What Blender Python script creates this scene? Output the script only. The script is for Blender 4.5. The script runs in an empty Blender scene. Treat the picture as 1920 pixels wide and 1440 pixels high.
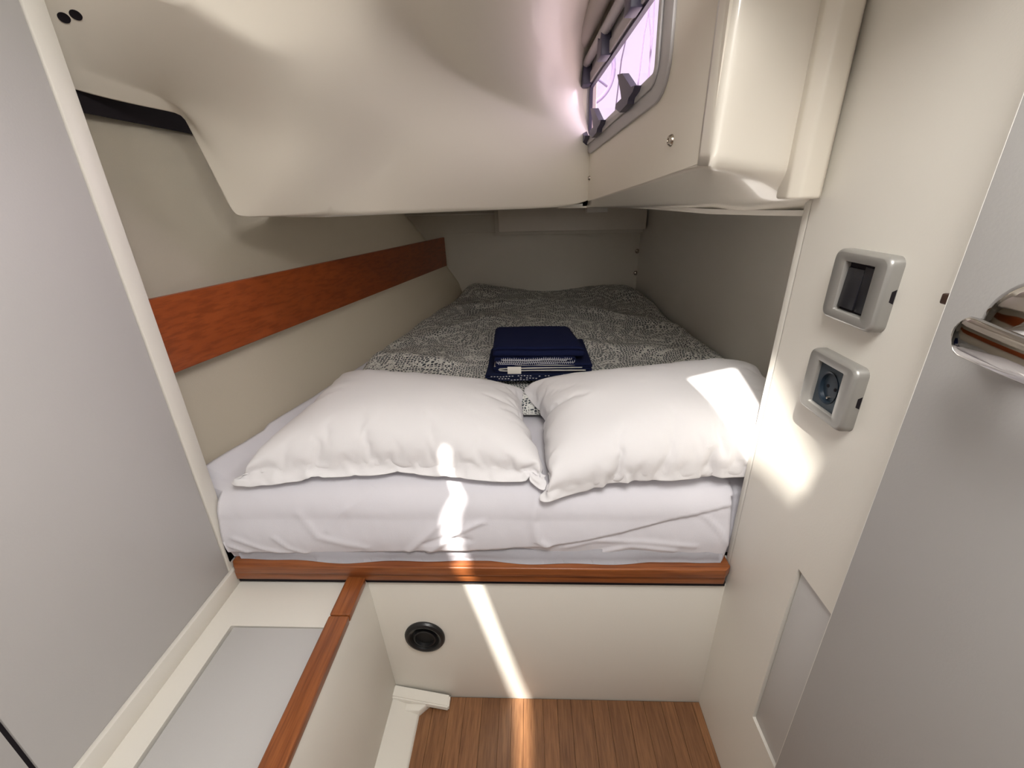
import bpy, bmesh, math, random
import numpy as np
from mathutils import Vector, Matrix, noise
from mathutils.geometry import tessellate_polygon
random.seed(7)
S = bpy.context.scene
COL = S.collection

# ------------------------------------------------------------------ camera
FPX = 826.9
camd = bpy.data.cameras.new('camera'); cam = bpy.data.objects.new('camera', camd); COL.objects.link(cam)
H = 1.40
def _n(v):
    v = np.array(v, float); return v/np.linalg.norm(v)
Yc = _n((30, -355, FPX)); Zc = -_n((46, 1930, FPX)); Xc = np.cross(Yc, Zc); Xc /= np.linalg.norm(Xc); Yc = np.cross(Zc, Xc)
M = np.stack([Xc, Yc, Zc])                       # world axes in camera space (x right, y down, z forward)
R = Matrix(((M[0][0], -M[0][1], -M[0][2]), (M[1][0], -M[1][1], -M[1][2]), (M[2][0], -M[2][1], -M[2][2])))
cam.matrix_world = Matrix.Translation((0, 0, H)) @ R.to_4x4()
camd.sensor_width = 36; camd.lens = FPX/1920*36; camd.clip_start = 0.02
S.camera = cam
C0 = np.array((0, 0, H))

# ------------------------------------------------------------------ light and exposure
S.view_settings.view_transform = 'Standard'; S.view_settings.look = 'None'
S.view_settings.exposure = 0.0; S.view_settings.gamma = 1.0; S.view_settings.use_curve_mapping = False
W = bpy.data.worlds.new('sky'); S.world = W; W.use_nodes = True
bg = W.node_tree.nodes['Background']; bg.inputs[0].default_value = (1.0, 0.97, 1.0, 1); bg.inputs[1].default_value = 1.2
SUN_DIR = Vector((0.32, 0.60, -0.95)).normalized()
sd = bpy.data.lights.new('sun', 'SUN'); sd.energy = 17; sd.angle = math.radians(1.1); sd.color = (1.0, 0.95, 0.86)
so = bpy.data.objects.new('sun', sd); COL.objects.link(so); so.rotation_euler = SUN_DIR.to_track_quat('-Z', 'Y').to_euler(); so.location = (0, -3, 4)
def area(name, loc, target, sx, sy, e, color):
    d = bpy.data.lights.new(name, 'AREA'); d.shape = 'RECTANGLE'; d.size = sx; d.size_y = sy; d.energy = e; d.color = color
    o = bpy.data.objects.new(name, d); COL.objects.link(o); o.location = loc
    o.rotation_euler = (Vector(target)-Vector(loc)).to_track_quat('-Z', 'Y').to_euler(); return o
area('deck_hatch_daylight', (0.12, 0.06, 2.03), (-0.12, 0.22, 0), 0.55, 0.5, 18.5, (1.0, 0.975, 0.94))
area('companionway_daylight', (0.05, -2.1, 1.78), (-0.0, 1.6, 1.0), 0.8, 0.5, 8.5, (1.0, 0.965, 0.92))
area('cockpit_daylight', (1.0, 2.35, 2.05), (-.85, 1.08, 1.12), .5, .5, 24, (1.0, .96, .95))

# ------------------------------------------------------------------ coordinate helpers (photo measurements -> world planes)
def ray(px, py): return M @ np.array([px-960, py-720, FPX])
def onY(px, py, Y): d = ray(px, py); return Vector(C0 + d*(Y/d[1]))
def onZ(px, py, z): d = ray(px, py); return Vector(C0 + d*((z-H)/d[2]))
def onX(px, py, X): d = ray(px, py); return Vector(C0 + d*(X/d[0]))
def onW(px, py): d = ray(px, py); return Vector(C0 + d*(.3527/(d[0]+.065*d[1])))

# ------------------------------------------------------------------ materials
def mat(name, col, rough=0.5, metal=0.0, bump=0.0, bscale=60.0, var=0.0, vscale=4.0, spec=0.5, coat=0.0):
    m = bpy.data.materials.new(name); m.use_nodes = True; nt = m.node_tree; b = nt.nodes['Principled BSDF']
    b.inputs['Base Color'].default_value = (*col, 1); b.inputs['Roughness'].default_value = rough; b.inputs['Metallic'].default_value = metal
    b.inputs['Specular IOR Level'].default_value = spec; b.inputs['Coat Weight'].default_value = coat
    tc = nt.nodes.new('ShaderNodeTexCoord')
    if var > 0:
        n = nt.nodes.new('ShaderNodeTexNoise'); n.inputs['Scale'].default_value = vscale; n.inputs['Detail'].default_value = 3
        r = nt.nodes.new('ShaderNodeMix'); r.data_type = 'RGBA'
        r.inputs[6].default_value = (*[c*(1-var) for c in col], 1); r.inputs[7].default_value = (*[min(1, c*(1+var)) for c in col], 1)
        nt.links.new(tc.outputs['Object'], n.inputs['Vector']); nt.links.new(n.outputs['Fac'], r.inputs[0]); nt.links.new(r.outputs[2], b.inputs['Base Color'])
    if bump > 0:
        n = nt.nodes.new('ShaderNodeTexNoise'); n.inputs['Scale'].default_value = bscale; n.inputs['Detail'].default_value = 4
        bp = nt.nodes.new('ShaderNodeBump'); bp.inputs['Strength'].default_value = bump; bp.inputs['Distance'].default_value = 0.002
        nt.links.new(tc.outputs['Object'], n.inputs['Vector']); nt.links.new(n.outputs['Fac'], bp.inputs['Height']); nt.links.new(bp.outputs['Normal'], b.inputs['Normal'])
    return m

def wood(name, c1, c2, axis, scale=18.0, stretch=22.0, rough=0.35, randcol=0.0, coat=0.15, dark=0.0):
    m = bpy.data.materials.new(name); m.use_nodes = True; nt = m.node_tree; b = nt.nodes['Principled BSDF']; L = nt.links
    b.inputs['Roughness'].default_value = rough; b.inputs['Coat Weight'].default_value = coat; b.inputs['Coat Roughness'].default_value = 0.25
    tc = nt.nodes.new('ShaderNodeTexCoord'); mp = nt.nodes.new('ShaderNodeMapping')
    sc = [stretch]*3; sc[axis] = 1.0; mp.inputs['Scale'].default_value = sc
    oi = nt.nodes.new('ShaderNodeObjectInfo'); mul = nt.nodes.new('ShaderNodeMath'); mul.operation = 'MULTIPLY'; mul.inputs[1].default_value = 37.0
    L.new(oi.outputs['Random'], mul.inputs[0])
    cb = nt.nodes.new('ShaderNodeCombineXYZ'); L.new(mul.outputs[0], cb.inputs[0]); L.new(mul.outputs[0], cb.inputs[1])
    L.new(cb.outputs[0], mp.inputs['Location'])
    n = nt.nodes.new('ShaderNodeTexNoise'); n.inputs['Scale'].default_value = scale/stretch*4; n.inputs['Detail'].default_value = 6; n.inputs['Roughness'].default_value = .6
    L.new(tc.outputs['Object'], mp.inputs[0]); L.new(mp.outputs[0], n.inputs['Vector'])
    cr = nt.nodes.new('ShaderNodeValToRGB'); cr.color_ramp.elements[0].position = .32; cr.color_ramp.elements[1].position = .7
    cr.color_ramp.elements[0].color = (*c1, 1); cr.color_ramp.elements[1].color = (*c2, 1)
    L.new(n.outputs['Fac'], cr.inputs[0])
    n2 = nt.nodes.new('ShaderNodeTexNoise'); n2.inputs['Scale'].default_value = scale*3/stretch*4; n2.inputs['Detail'].default_value = 3
    L.new(mp.outputs[0], n2.inputs['Vector'])
    mx = nt.nodes.new('ShaderNodeMix'); mx.data_type = 'RGBA'; mx.blend_type = 'MULTIPLY'; mx.inputs[0].default_value = 0.45
    r2 = nt.nodes.new('ShaderNodeValToRGB'); r2.color_ramp.elements[0].position = .36; r2.color_ramp.elements[1].position = .55
    r2.color_ramp.elements[0].color = (.45, .4, .36, 1); r2.color_ramp.elements[1].color = (1, 1, 1, 1)
    L.new(n2.outputs['Fac'], r2.inputs[0]); L.new(cr.outputs[0], mx.inputs[6]); L.new(r2.outputs[0], mx.inputs[7])
    hs = nt.nodes.new('ShaderNodeHueSaturation'); mr = nt.nodes.new('ShaderNodeMapRange')
    mr.inputs[3].default_value = 1-randcol; mr.inputs[4].default_value = 1+randcol
    L.new(oi.outputs['Random'], mr.inputs[0]); L.new(mr.outputs[0], hs.inputs['Value']); L.new(mx.outputs[2], hs.inputs['Color'])
    L.new(hs.outputs[0], b.inputs['Base Color'])
    return m

GEL = mat('cream_gelcoat', (.79, .735, .635), .42, bump=.12, bscale=9, coat=.12)
GELG = mat('glossy_cream_gelcoat', (.80, .75, .66), .28, coat=.8)
LINER = mat('cream_vinyl_hull_liner', (.84, .765, .63), .7, bump=.25, bscale=500)
PAINT = mat('cream_laminate', (.78, .75, .685), .42, bump=.08, bscale=300)
GREYD = mat('grey_door_laminate', (.43, .42, .41), .5, bump=.08, bscale=300)
GREY = mat('grey_laminate', (.50, .485, .475), .5, bump=.08, bscale=300)
GREYL = mat('pale_grey_laminate', (.56, .55, .54), .5, bump=.08, bscale=300)
DARK = mat('dark_joint_and_gap_shade', (.018, .015, .018), .8, spec=.1)  # for dark joints, and shade painted into gaps and holes
BLACK = mat('black_rubber', (.012, .012, .013), .35)
SHEET = mat('white_cotton', (.74, .725, .775), .9, bump=.2, bscale=700, spec=.2)
PILLOW = mat('white_pillowcase_cotton', (.84, .825, .84), .9, bump=.2, bscale=700, spec=.2)
NAVY = mat('navy_fleece', (.009, .013, .050), 1.0, bump=.8, bscale=900, spec=.15)
NAVY2 = mat('dark_navy_knit', (.012, .017, .05), 1.0, bump=1.0, bscale=700, spec=.15)
FLEECE = mat('off_white_fleece', (.62, .60, .55), 1.0, bump=.6, bscale=900, spec=.15)
STITCH = mat('pale_stitching', (.55, .55, .60), .9)
TAGM = mat('white_satin_tag', (.75, .72, .66), .7)
MAHOG = wood('varnished_mahogany', (.20, .055, .015), (.36, .115, .032), 1, randcol=.0)
MAHOGX = wood('varnished_mahogany_lengthwise', (.20, .055, .015), (.36, .115, .032), 0)
MAHOGR = wood('red_varnished_mahogany', (.30, .062, .013), (.36, .080, .018), 1, scale=9, coat=.05)
TEAK = wood('teak_sole', (.17, .072, .030), (.28, .132, .056), 1, scale=30, randcol=.16, rough=.4, coat=.1)
SILV = mat('silver_painted_plastic', (.33, .32, .30), .34, metal=.35)
ROCK = mat('charcoal_plastic', (.018, .018, .022), .35)
SOCK = mat('slate_plastic', (.035, .05, .065), .45)
CHROME = mat('polished_chrome', (.50, .48, .47), .06, metal=1.0)
STEEL = mat('stainless_steel', (.45, .40, .34), .25, metal=1.0)
BRASS = mat('brown_bronze', (.10, .06, .045), .4, metal=.6)
FRAME = mat('grey_window_frame', (.46, .44, .44), .4)
VIOLET = mat('violet_grey_plastic', (.055, .05, .085), .45)
BLIND = mat('blind_fabric', (.52, .47, .43), .8, bump=.4, bscale=200)
ROPE = mat('grey_rope', (.26, .22, .32), .9)
WHITEP = mat('white_plastic', (.82, .80, .76), .5)
g = bpy.data.materials.new('tinted_acrylic'); g.use_nodes = True; nt = g.node_tree; nt.nodes.clear()
o_ = nt.nodes.new('ShaderNodeOutputMaterial'); tr = nt.nodes.new('ShaderNodeBsdfTransparent'); gl = nt.nodes.new('ShaderNodeBsdfGlossy'); mx = nt.nodes.new('ShaderNodeMixShader')
tr.inputs[0].default_value = (.95, .87, .98, 1); gl.inputs['Roughness'].default_value = .05; mx.inputs[0].default_value = .06
nt.links.new(tr.outputs[0], mx.inputs[1]); nt.links.new(gl.outputs[0], mx.inputs[2]); nt.links.new(mx.outputs[0], o_.inputs[0]); GLASS = g

# duvet print: rows of small dark pebbles on white, flowing in waves
def duvet_mat():
    m = bpy.data.materials.new('pebble_print_cotton'); m.use_nodes = True; nt = m.node_tree; L = nt.links; b = nt.nodes['Principled BSDF']
    b.inputs['Roughness'].default_value = .95; b.inputs['Specular IOR Level'].default_value = .15
    uv = nt.nodes.new('ShaderNodeUVMap'); uv.uv_map = 'UVMap'
    n = nt.nodes.new('ShaderNodeTexNoise'); n.inputs['Scale'].default_value = 4.5; n.inputs['Detail'].default_value = 1.0
    L.new(uv.outputs[0], n.inputs['Vector'])
    sub = nt.nodes.new('ShaderNodeVectorMath'); sub.operation = 'SUBTRACT'; sub.inputs[1].default_value = (.5, .5, .5); L.new(n.outputs['Color'], sub.inputs[0])
    sc = nt.nodes.new('ShaderNodeVectorMath'); sc.operation = 'SCALE'; sc.inputs['Scale'].default_value = .11; L.new(sub.outputs[0], sc.inputs[0])
    ad = nt.nodes.new('ShaderNodeVectorMath'); ad.operation = 'ADD'; L.new(uv.outputs[0], ad.inputs[0]); L.new(sc.outputs[0], ad.inputs[1])
    mp = nt.nodes.new('ShaderNodeMapping'); mp.inputs['Scale'].default_value = (1.0, 1.25, 1); L.new(ad.outputs[0], mp.inputs[0])
    v = nt.nodes.new('ShaderNodeTexVoronoi'); v.feature = 'DISTANCE_TO_EDGE'; v.inputs['Scale'].default_value = 92; v.inputs['Randomness'].default_value = .6
    L.new(mp.outputs[0], v.inputs['Vector'])
    r = nt.nodes.new('ShaderNodeValToRGB'); e = r.color_ramp.elements; e[0].position = .12; e[1].position = .17
    e[0].color = (.74, .74, .70, 1); e[1].color = (.075, .085, .095, 1)
    L.new(v.outputs['Distance'], r.inputs[0]); L.new(r.outputs[0], b.inputs['Base Color'])
    return m
DUVET = duvet_mat()

# ------------------------------------------------------------------ object helpers
def link(name, me, m=None, parent=None, smooth=False):
    o = bpy.data.objects.new(name, me); COL.objects.link(o)
    if m: me.materials.append(m)
    if parent: o.parent = parent
    if smooth:
        me.polygons.foreach_set('use_smooth', [True]*len(me.polygons))
    return o
def fin(name, bm, m, parent=None, smooth=False, ang=None):
    bmesh.ops.recalc_face_normals(bm, faces=bm.faces)
    me = bpy.data.meshes.new(name); bm.to_mesh(me); bm.free()
    o = link(name, me, m, parent, smooth or ang is not None)
    if ang is not None: me.set_sharp_from_angle(angle=math.radians(ang))
    return o
def tag(o, label=None, cat=None, group=None, kind=None):
    if label: o['label'] = label
    if cat: o['category'] = cat
    if group: o['group'] = group
    if kind: o['kind'] = kind
    return o
def struct(o, label=None, cat=None): return tag(o, label, cat, kind='structure')
def thing(name, label, cat, loc=(0, 0, 0), group=None):
    o = bpy.data.objects.new(name, None); COL.objects.link(o); o.location = loc; o.empty_display_size = .05
    return tag(o, label, cat, group)
def keep(child, parent):          # parent without moving (parents here are translated only)
    child.parent = parent; child.location = Vector(child.location) - Vector(parent.location); return child
def box(bm, x0, x1, y0, y1, z0, z1, bev=0.0, seg=2):
    vs = [bm.verts.new(p) for p in ((x0, y0, z0), (x1, y0, z0), (x1, y1, z0), (x0, y1, z0), (x0, y0, z1), (x1, y0, z1), (x1, y1, z1), (x0, y1, z1))]
    fs = [bm.faces.new([vs[i] for i in q]) for q in ((0, 3, 2, 1), (4, 5, 6, 7), (0, 1, 5, 4), (1, 2, 6, 5), (2, 3, 7, 6), (3, 0, 4, 7))]
    if bev:
        es = list({e for f in fs for e in f.edges}); bmesh.ops.bevel(bm, geom=es, offset=bev, segments=seg, profile=.5, affect='EDGES')
    return vs
def boxo(name, x0, x1, y0, y1, z0, z1, m, parent=None, bev=0.002, seg=2):
    bm = bmesh.new(); box(bm, x0, x1, y0, y1, z0, z1, bev, seg); return fin(name, bm, m, parent, ang=35)
def prism(name, pts, off, m, parent=None, bev=0.0, seg=2, holes=()):
    """extrude planar loop (with holes) by vector off"""
    bm = bmesh.new(); loops = [pts]+list(holes); off = Vector(off)
    flat = [Vector(p) for l in loops for p in l]
    tris = tessellate_polygon([[Vector(p) for p in l] for l in loops])
    va = [bm.verts.new(p) for p in flat]; vb = [bm.verts.new(p+off) for p in flat]
    if holes:
        for t in tris:
            bm.faces.new([va[i] for i in t]); bm.faces.new([vb[i] for i in reversed(t)])
    else:
        bm.faces.new(va); bm.faces.new(list(reversed(vb)))
    k = 0
    for l in loops:
        n = len(l)
        for i in range(n): bm.faces.new((va[k+i], va[k+(i+1) % n], vb[k+(i+1) % n], vb[k+i]))
        k += n
    if bev:
        bmesh.ops.recalc_face_normals(bm, faces=bm.faces)
        bmesh.ops.bevel(bm, geom=[e for e in bm.edges if len(e.link_faces) == 2 and e.calc_face_angle(0) > .5], offset=bev, segments=seg, profile=.5, affect='EDGES')
    return fin(name, bm, m, parent, ang=35)
def rrect(w, h, r, n=6, cx=0, cy=0):
    out = []
    for sx, sy, a in ((1, -1, -90), (1, 1, 0), (-1, 1, 90), (-1, -1, 180)):
        for i in range(n+1):
            t = math.radians(a+90*i/n); out.append((cx+sx*(w/2-r)+r*math.cos(t), cy+sy*(h/2-r)+r*math.sin(t)))
    return out
def tube(bm, pts, r, n=10, cap=True):
    pts = [Vector(p) for p in pts]; rings = []
    up = Vector((.13, .31, .94))
    for i, p in enumerate(pts):
        t = (pts[min(i+1, len(pts)-1)]-pts[max(i-1, 0)]).normalized()
        a = t.cross(up).normalized(); b2 = t.cross(a)
        rr = r[i] if isinstance(r, (list, tuple)) else r
        rings.append([bm.verts.new(p+(a*math.cos(k*2*math.pi/n)+b2*math.sin(k*2*math.pi/n))*rr) for k in range(n)])
    for i in range(len(rings)-1):
        for k in range(n): bm.faces.new((rings[i][k], rings[i][(k+1) % n], rings[i+1][(k+1) % n], rings[i+1][k]))
    if cap: bm.faces.new(rings[0]); bm.faces.new(list(reversed(rings[-1])))
def lathe(bm, prof, origin, axis, n=24):
    """prof: list of (radius, height along axis)"""
    origin = Vector(origin); axis = Vector(axis).normalized(); a = axis.orthogonal().normalized(); b2 = axis.cross(a); rings = []
    for r, h in prof:
        if r < 1e-6: rings.append([bm.verts.new(origin+axis*h)])
        else: rings.append([bm.verts.new(origin+axis*h+(a*math.cos(k*2*math.pi/n)+b2*math.sin(k*2*math.pi/n))*r) for k in range(n)])
    for i in range(len(rings)-1):
        A, B = rings[i], rings[i+1]
        for k in range(n):
            k2 = (k+1) % n
            if len(A) == 1 and len(B) == 1: continue
            if len(A) == 1: bm.faces.new((A[0], B[k2], B[k]))
            elif len(B) == 1: bm.faces.new((A[k], A[k2], B[0]))
            else: bm.faces.new((A[k], A[k2], B[k2], B[k]))
def fbm(x, y, z=0.0, s=1.0, o=3):
    v = 0; a = 1
    for i in range(o): v += a*noise.noise(Vector((x*s, y*s, z+i*7.3))); s *= 2.05; a *= .5
    return v
def sstep(a, b, x):
    t = max(0, min(1, (x-a)/(b-a))); return t*t*(3-2*t)

# ================================================================== SETTING
Y0 = .853; XR = .498; XL = -.784
# floor: base and teak boards
fl = struct(boxo('floor', -.8, .52, -2.2, .88, -.04, -.003, mat('sole_bilge', (.05, .03, .02), .8)), 'teak cabin sole of narrow boards')
x = -.335; k = 0; rw = random.Random(3)
while x < XR-.001:
    w = min(rw.uniform(.035, .062), XR-x)
    if XR-x-w < .02: w = XR-x
    for (ya, yb) in ((-1.2, Y0-.002),):
        boxo('plank', x+.0003, x+w-.0003, ya, yb, -.003, .0, TEAK, fl, bev=.0004, seg=1)
    x += w; k += 1
boxo('plank', -.785, -.3355, -1.98, .0, -.003, .0, TEAK, fl, bev=.0004, seg=1)
# berth front
wf = struct(boxo('wall_front', -.80, XR+.01, Y0, Y0+.02, -.02, .474, PAINT), 'cream bulkhead panel under the berth')
# right side bulkhead with recess for hatch
hy0, hy1, hz0, hz1 = .345, .636, .306, .749
outer = [(XR, -2.2, 0), (XR, .855, 0), (XR, .855, 2.06), (XR, -2.2, 2.06)]
hole = [(XR, hy0, hz0), (XR, hy0, hz1), (XR, hy1, hz1), (XR, hy1, hz0)]
wr = struct(prism('wall_right', outer, (.03, 0, 0), PAINT, holes=[hole]), 'cream side bulkhead carrying the two sockets')
lid = boxo('access_panel', XR+.006, XR+.022, hy0+.002, hy1-.002, hz0+.001, hz1-.002, GREYL, wr, bev=.001)
tag(lid, 'pale grey recessed access panel')
boxo('panel_backing', XR+.022, XR+.03, hy0-.01, hy1+.01, hz0-.01, hz1+.01, DARK, wr, bev=0)
# return of the bulkhead behind the edge, and the long side wall of the berth (slightly converging)
struct(boxo('trim_1', XR, .86, Y0, Y0+.022, 0, 1.40, PAINT, bev=.001), 'bulkhead return behind the socket wall')
struct(boxo('wall_right.002', .52, .545, -2.23, .88, 1.30, 2.08, DARK, bev=0), 'outer closing piece')
bw = [(.828, Y0+.0, .3), (.675, 2.9, .3), (.675, 2.9, 1.42), (.828, Y0, 1.42)]
struct(prism('wall_right.001', bw, (.03, .002, 0), PAINT), 'cream side wall of the berth')
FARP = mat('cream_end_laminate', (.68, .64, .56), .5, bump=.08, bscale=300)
# far wall
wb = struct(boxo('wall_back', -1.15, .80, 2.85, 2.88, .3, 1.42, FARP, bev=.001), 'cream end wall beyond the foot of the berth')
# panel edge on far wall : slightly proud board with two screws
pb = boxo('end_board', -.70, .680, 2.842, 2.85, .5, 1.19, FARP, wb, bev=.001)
for z in (1.066, .933):
    bm = bmesh.new(); lathe(bm, [(0, .007), (.008, .006), (.0135, .002), (.014, 0), (.014, -.003)], onY(*( (1195, 471) if z > 1 else (1192, 512)), 2.842), (0, -1, 0), 16)
    fin('screw', bm, STEEL, wb, ang=50)
boxo('ledge_strip', -.75, -.17, 2.835, 2.85, 1.296, 1.304, PAINT, wb, bev=.001)
# far box
bx = thing('end_locker', 'pale cream box unit on end wall above the foot of berth', 'locker', (.25, 2.84, 1.18))
keep(boxo('box_body', -.172, .675, 2.70, 2.849, 1.203, 1.335, mat('cream_box_plastic', (.78, .73, .65), .5), bev=.006), bx)
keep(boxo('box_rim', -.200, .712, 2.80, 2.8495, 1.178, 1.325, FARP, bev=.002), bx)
bk = tag(boxo('end_bracket', .7125, .732, 2.74, 2.81, 1.19, 1.318, WHITEP, bev=.002), 'small white vertical bracket beside the cream box unit', 'bracket')
wbk = tag(boxo('ceiling_catch', .30, .405, 2.43, 2.50, 1.309, 1.3405, WHITEP, bev=.002), 'small white block hanging under the moulding edge', 'catch')

# hull side (ruled, flaring outwards towards the stern)
def hullX(Y, z):
    t = (Y-.92)/1.93
    far = float(np.interp(z, [.3, .75, .89, .99, 1.3, 1.62], [-.36, -.40, -.445, -.51, -.745, -1.02]))
    near = float(np.interp(z, [.3, .8, 1.0, 1.3, 1.62], [-.835, -.852, -.885, -.905, -.90]))
    return near*(1-t)+far*t
bm = bmesh.new(); NY, NZ = 40, 26; gr = []
for j in range(NY+1):
    Y = .80+(2.86-.80)*j/NY; row = []
    for i in range(NZ+1):
        z = .3+(1.586-.3)*i/NZ; X = hullX(Y, z)+.004*fbm(Y*2, z*2, 3.1)
        row.append(bm.verts.new((X, Y, z)))
    gr.append(row)
for j in range(NY):
    for i in range(NZ): bm.faces.new((gr[j][i], gr[j+1][i], gr[j+1][i+1], gr[j][i+1]))
r_ = bmesh.ops.solidify(bm, geom=bm.faces[:], thickness=-.012)
hs = struct(fin('wall_left', bm, LINER, smooth=True), 'padded cream liner on the hull side')
# black strip painted as the shade of the gap above liner
bm = bmesh.new(); a = [(-.89, .84), (-.93, 1.6), (-1.0, 2.4)]
for (xa, ya), (xb, yb) in zip(a, a[1:]):
    vs = [bm.verts.new(p) for p in ((xa+.01, ya, 1.57), (xb+.01, yb, 1.57), (xb+.01, yb, 1.66), (xa+.01, ya, 1.66))]; bm.faces.new(vs)
struct(fin('trim_2', bm, DARK), 'black strip painted as shade in the gap above the hull liner')

# left panel, post and skirting
wl = struct(boxo('wall_left.001', XL-.03, XL, .378, .8345, .0, 2.06, GREY, bev=.0015), 'grey laminate side panel')
struct(boxo('wall_left.002', XL-.03, XL, -2.2, .371, .0, 2.06, GREY, bev=.0015), 'grey laminate side panel nearer the doorway')
struct(boxo('trim_3', XL-.03, XL-.004, .3705, .3785, 0, 2.06, DARK, bev=0), 'dark vertical seam between the grey panels')
struct(boxo('trim_4', XL-.04, XL+.003, .8365, .878, .474, 2.06, PAINT, bev=.003), 'cream corner post edging the grey panel')
struct(boxo('trim_5', XL-.03, XL-.003, .833, .838, .474, 2.06, DARK, bev=0), 'thin dark joint beside the post')
struct(boxo('baseboard_left', XL, XL+.012, -1.9, .852, .4685, .518, PAINT, bev=.002), 'cream skirting strip above the bench')
# back of the cabin (behind the camera) and ceiling with openings
struct(boxo('wall_front.001', XL-.03, .53, -2.23, -2.2, 0, 2.06, MAHOGX), 'wooden wall behind the viewer')
struct(boxo('wall_left.003', -1.35, -1.32, .80, 2.9, .3, 2.06, DARK), 'outer hull side')
struct(boxo('wall_left.004', -1.35, XL-.03, .80, .834, .3, 2.06, DARK), 'outer hull closing piece')
struct(boxo('wall_back.001', -1.35, .26, 2.6, 2.63, 1.36, 2.06, DARK), 'closing piece above the moulding')

# deck overhead, with two unseen openings shaped to throw the sun patch and streak
ZC = 2.06
slit = [(-.621, .144), (-.650, .099), (-.637, .027), (-.682, -.029), (-.708, -.09), (-.708, -.149), (-.722, -.262), (-.740, -.389), (-.750, -.451), (-.742, -.538), (-.733, -.66),
        (-.704, -.66), (-.703, -.537), (-.710, -.450), (-.705, -.389), (-.689, -.262), (-.672, -.149), (-.670, -.09), (-.650, -.028), (-.612, .027), (-.632, .090), (-.608, .144)]
quad = [(.034, .366), (.185, .440), (.160, .223), (.124, -.037), (.089, -.085), (.084, .09)]
cx_ = [(-1.35, -2.23, ZC), (.53, -2.23, ZC), (.53, .86, ZC), (.31, .86, ZC), (.24, 1.95, ZC), (.24, 2.63, ZC), (-1.35, 2.63, ZC)]
struct(prism('ceiling', cx_, (0, 0, .02), PAINT, holes=[[(x, y, ZC) for x, y in slit], [(x, y, ZC) for x, y in quad]]), 'cream deckhead behind the viewer')

bm_ = [(-.15, .42), (.155, .42), (.128, .585), (.305, .67), (.290, .42), (XR-.002, .42), (XR-.002, .80), (-.15, .80)]  # unseen board added to shade the nook from the hatch lamp, notched for sun
struct(prism('light_blocker', [(x, y, 1.74) for x, y in bm_], (0, 0, .03), PAINT), 'unseen board added to shade the nook of the overhead moulding')
# overhead moulding: control net smoothed by subdivision
ZT = 1.62
V = {}
def P(n, v): V[n] = Vector(v)
P('t0', onY(60, 96, .915)); P('t1', onY(345, 192, 1.17)); P('t2', onY(50, -90, .89)); P('t3', onY(340, 0, .93)); P('t4', onY(555, 131, 1.07))
P('lb0', onY(60, 158, .93)); P('lb1', onY(342, 214, 1.19))
P('b0', onY(440, 407, 1.22)); P('b1', onY(600, 405, 1.33)); P('b2', onY(780, 399, 1.5)); P('b3', onY(950, 393, 1.7)); P('b4', onY(1102, 387, 1.86)+Vector((.05, .02, 0)))
P('m1', onY(570, 270, 1.20)); P('n2', onY(770, 225, 1.47)); P('n3', onY(950, 290, 1.69)); P('n4', onY(1102, 325, 1.87)+Vector((.05, .02, 0)))
P('q', onY(660, 100, 1.20)); P('c1', onY(745, 0, 1.27)); P('c2', onY(835, 132, 1.48)); P('c3', onY(950, 190, 1.67)); P('c4', onY(1094, 264, 1.87)+Vector((.05, .02, 0)))
P('e', onY(585, -20, 1.12)); P('e0', onY(350, -170, .93)); P('e3', onY(590, -190, 1.0)); P('c0', onY(690, -160, 1.05))
P('p1', onY(860, -80, .95)); P('p2', onY(935, 50, 1.22)); P('p3', onY(1010, 105, 1.50)); P('w4', onW(1094, 100)+Vector((.05, .02, 0)))
P('p0', onY(790, -260, .8)); P('b0a', onY(424, 374, 1.215)); P('b0c', onY(478, 407, 1.245)); P('b0m', onY(476, 372, 1.225)); P('w3', (.26, 1.55, 1.95)); P('w2', (.28, 1.25, 1.98)); P('w1', (.30, .95, 2.0)); 
def submesh(name, faces, creases, m, levels=3, thick=.012, parent=None):
    used = []; [used.append(n) for f in faces for n in f if n not in used]
    bm = bmesh.new(); bv = {n: bm.verts.new(V[n]) for n in used}
    for f in faces: bm.faces.new([bv[n] for n in f])
    bmesh.ops.recalc_face_normals(bm, faces=bm.faces)
    # point normals to the cabin (towards the camera)
    f0 = bm.faces[:]; s_ = sum((Vector((0, 0, H))-f.calc_center_median()).dot(f.normal)*f.calc_area() for f in f0)
    if s_ < 0: bmesh.ops.reverse_faces(bm, faces=f0)
    cl = bm.edges.layers.float.new('crease_edge')
    for a, b, c in creases:
        e = bm.edges.get((bv[a], bv[b]))
        if e: e[cl] = c
    me = bpy.data.meshes.new(name); bm.to_mesh(me); bm.free()
    o = link(name, me, m, parent, True)
    sd_ = o.modifiers.new('sub', 'SUBSURF'); sd_.levels = levels; sd_.render_levels = levels; sd_.boundary_smooth = 'ALL' if name == 'ceiling.001' else 'PRESERVE_CORNERS'
    if thick:
        so_ = o.modifiers.new('solid', 'SOLIDIFY'); so_.thickness = thick; so_.offset = -1
    return o
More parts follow.
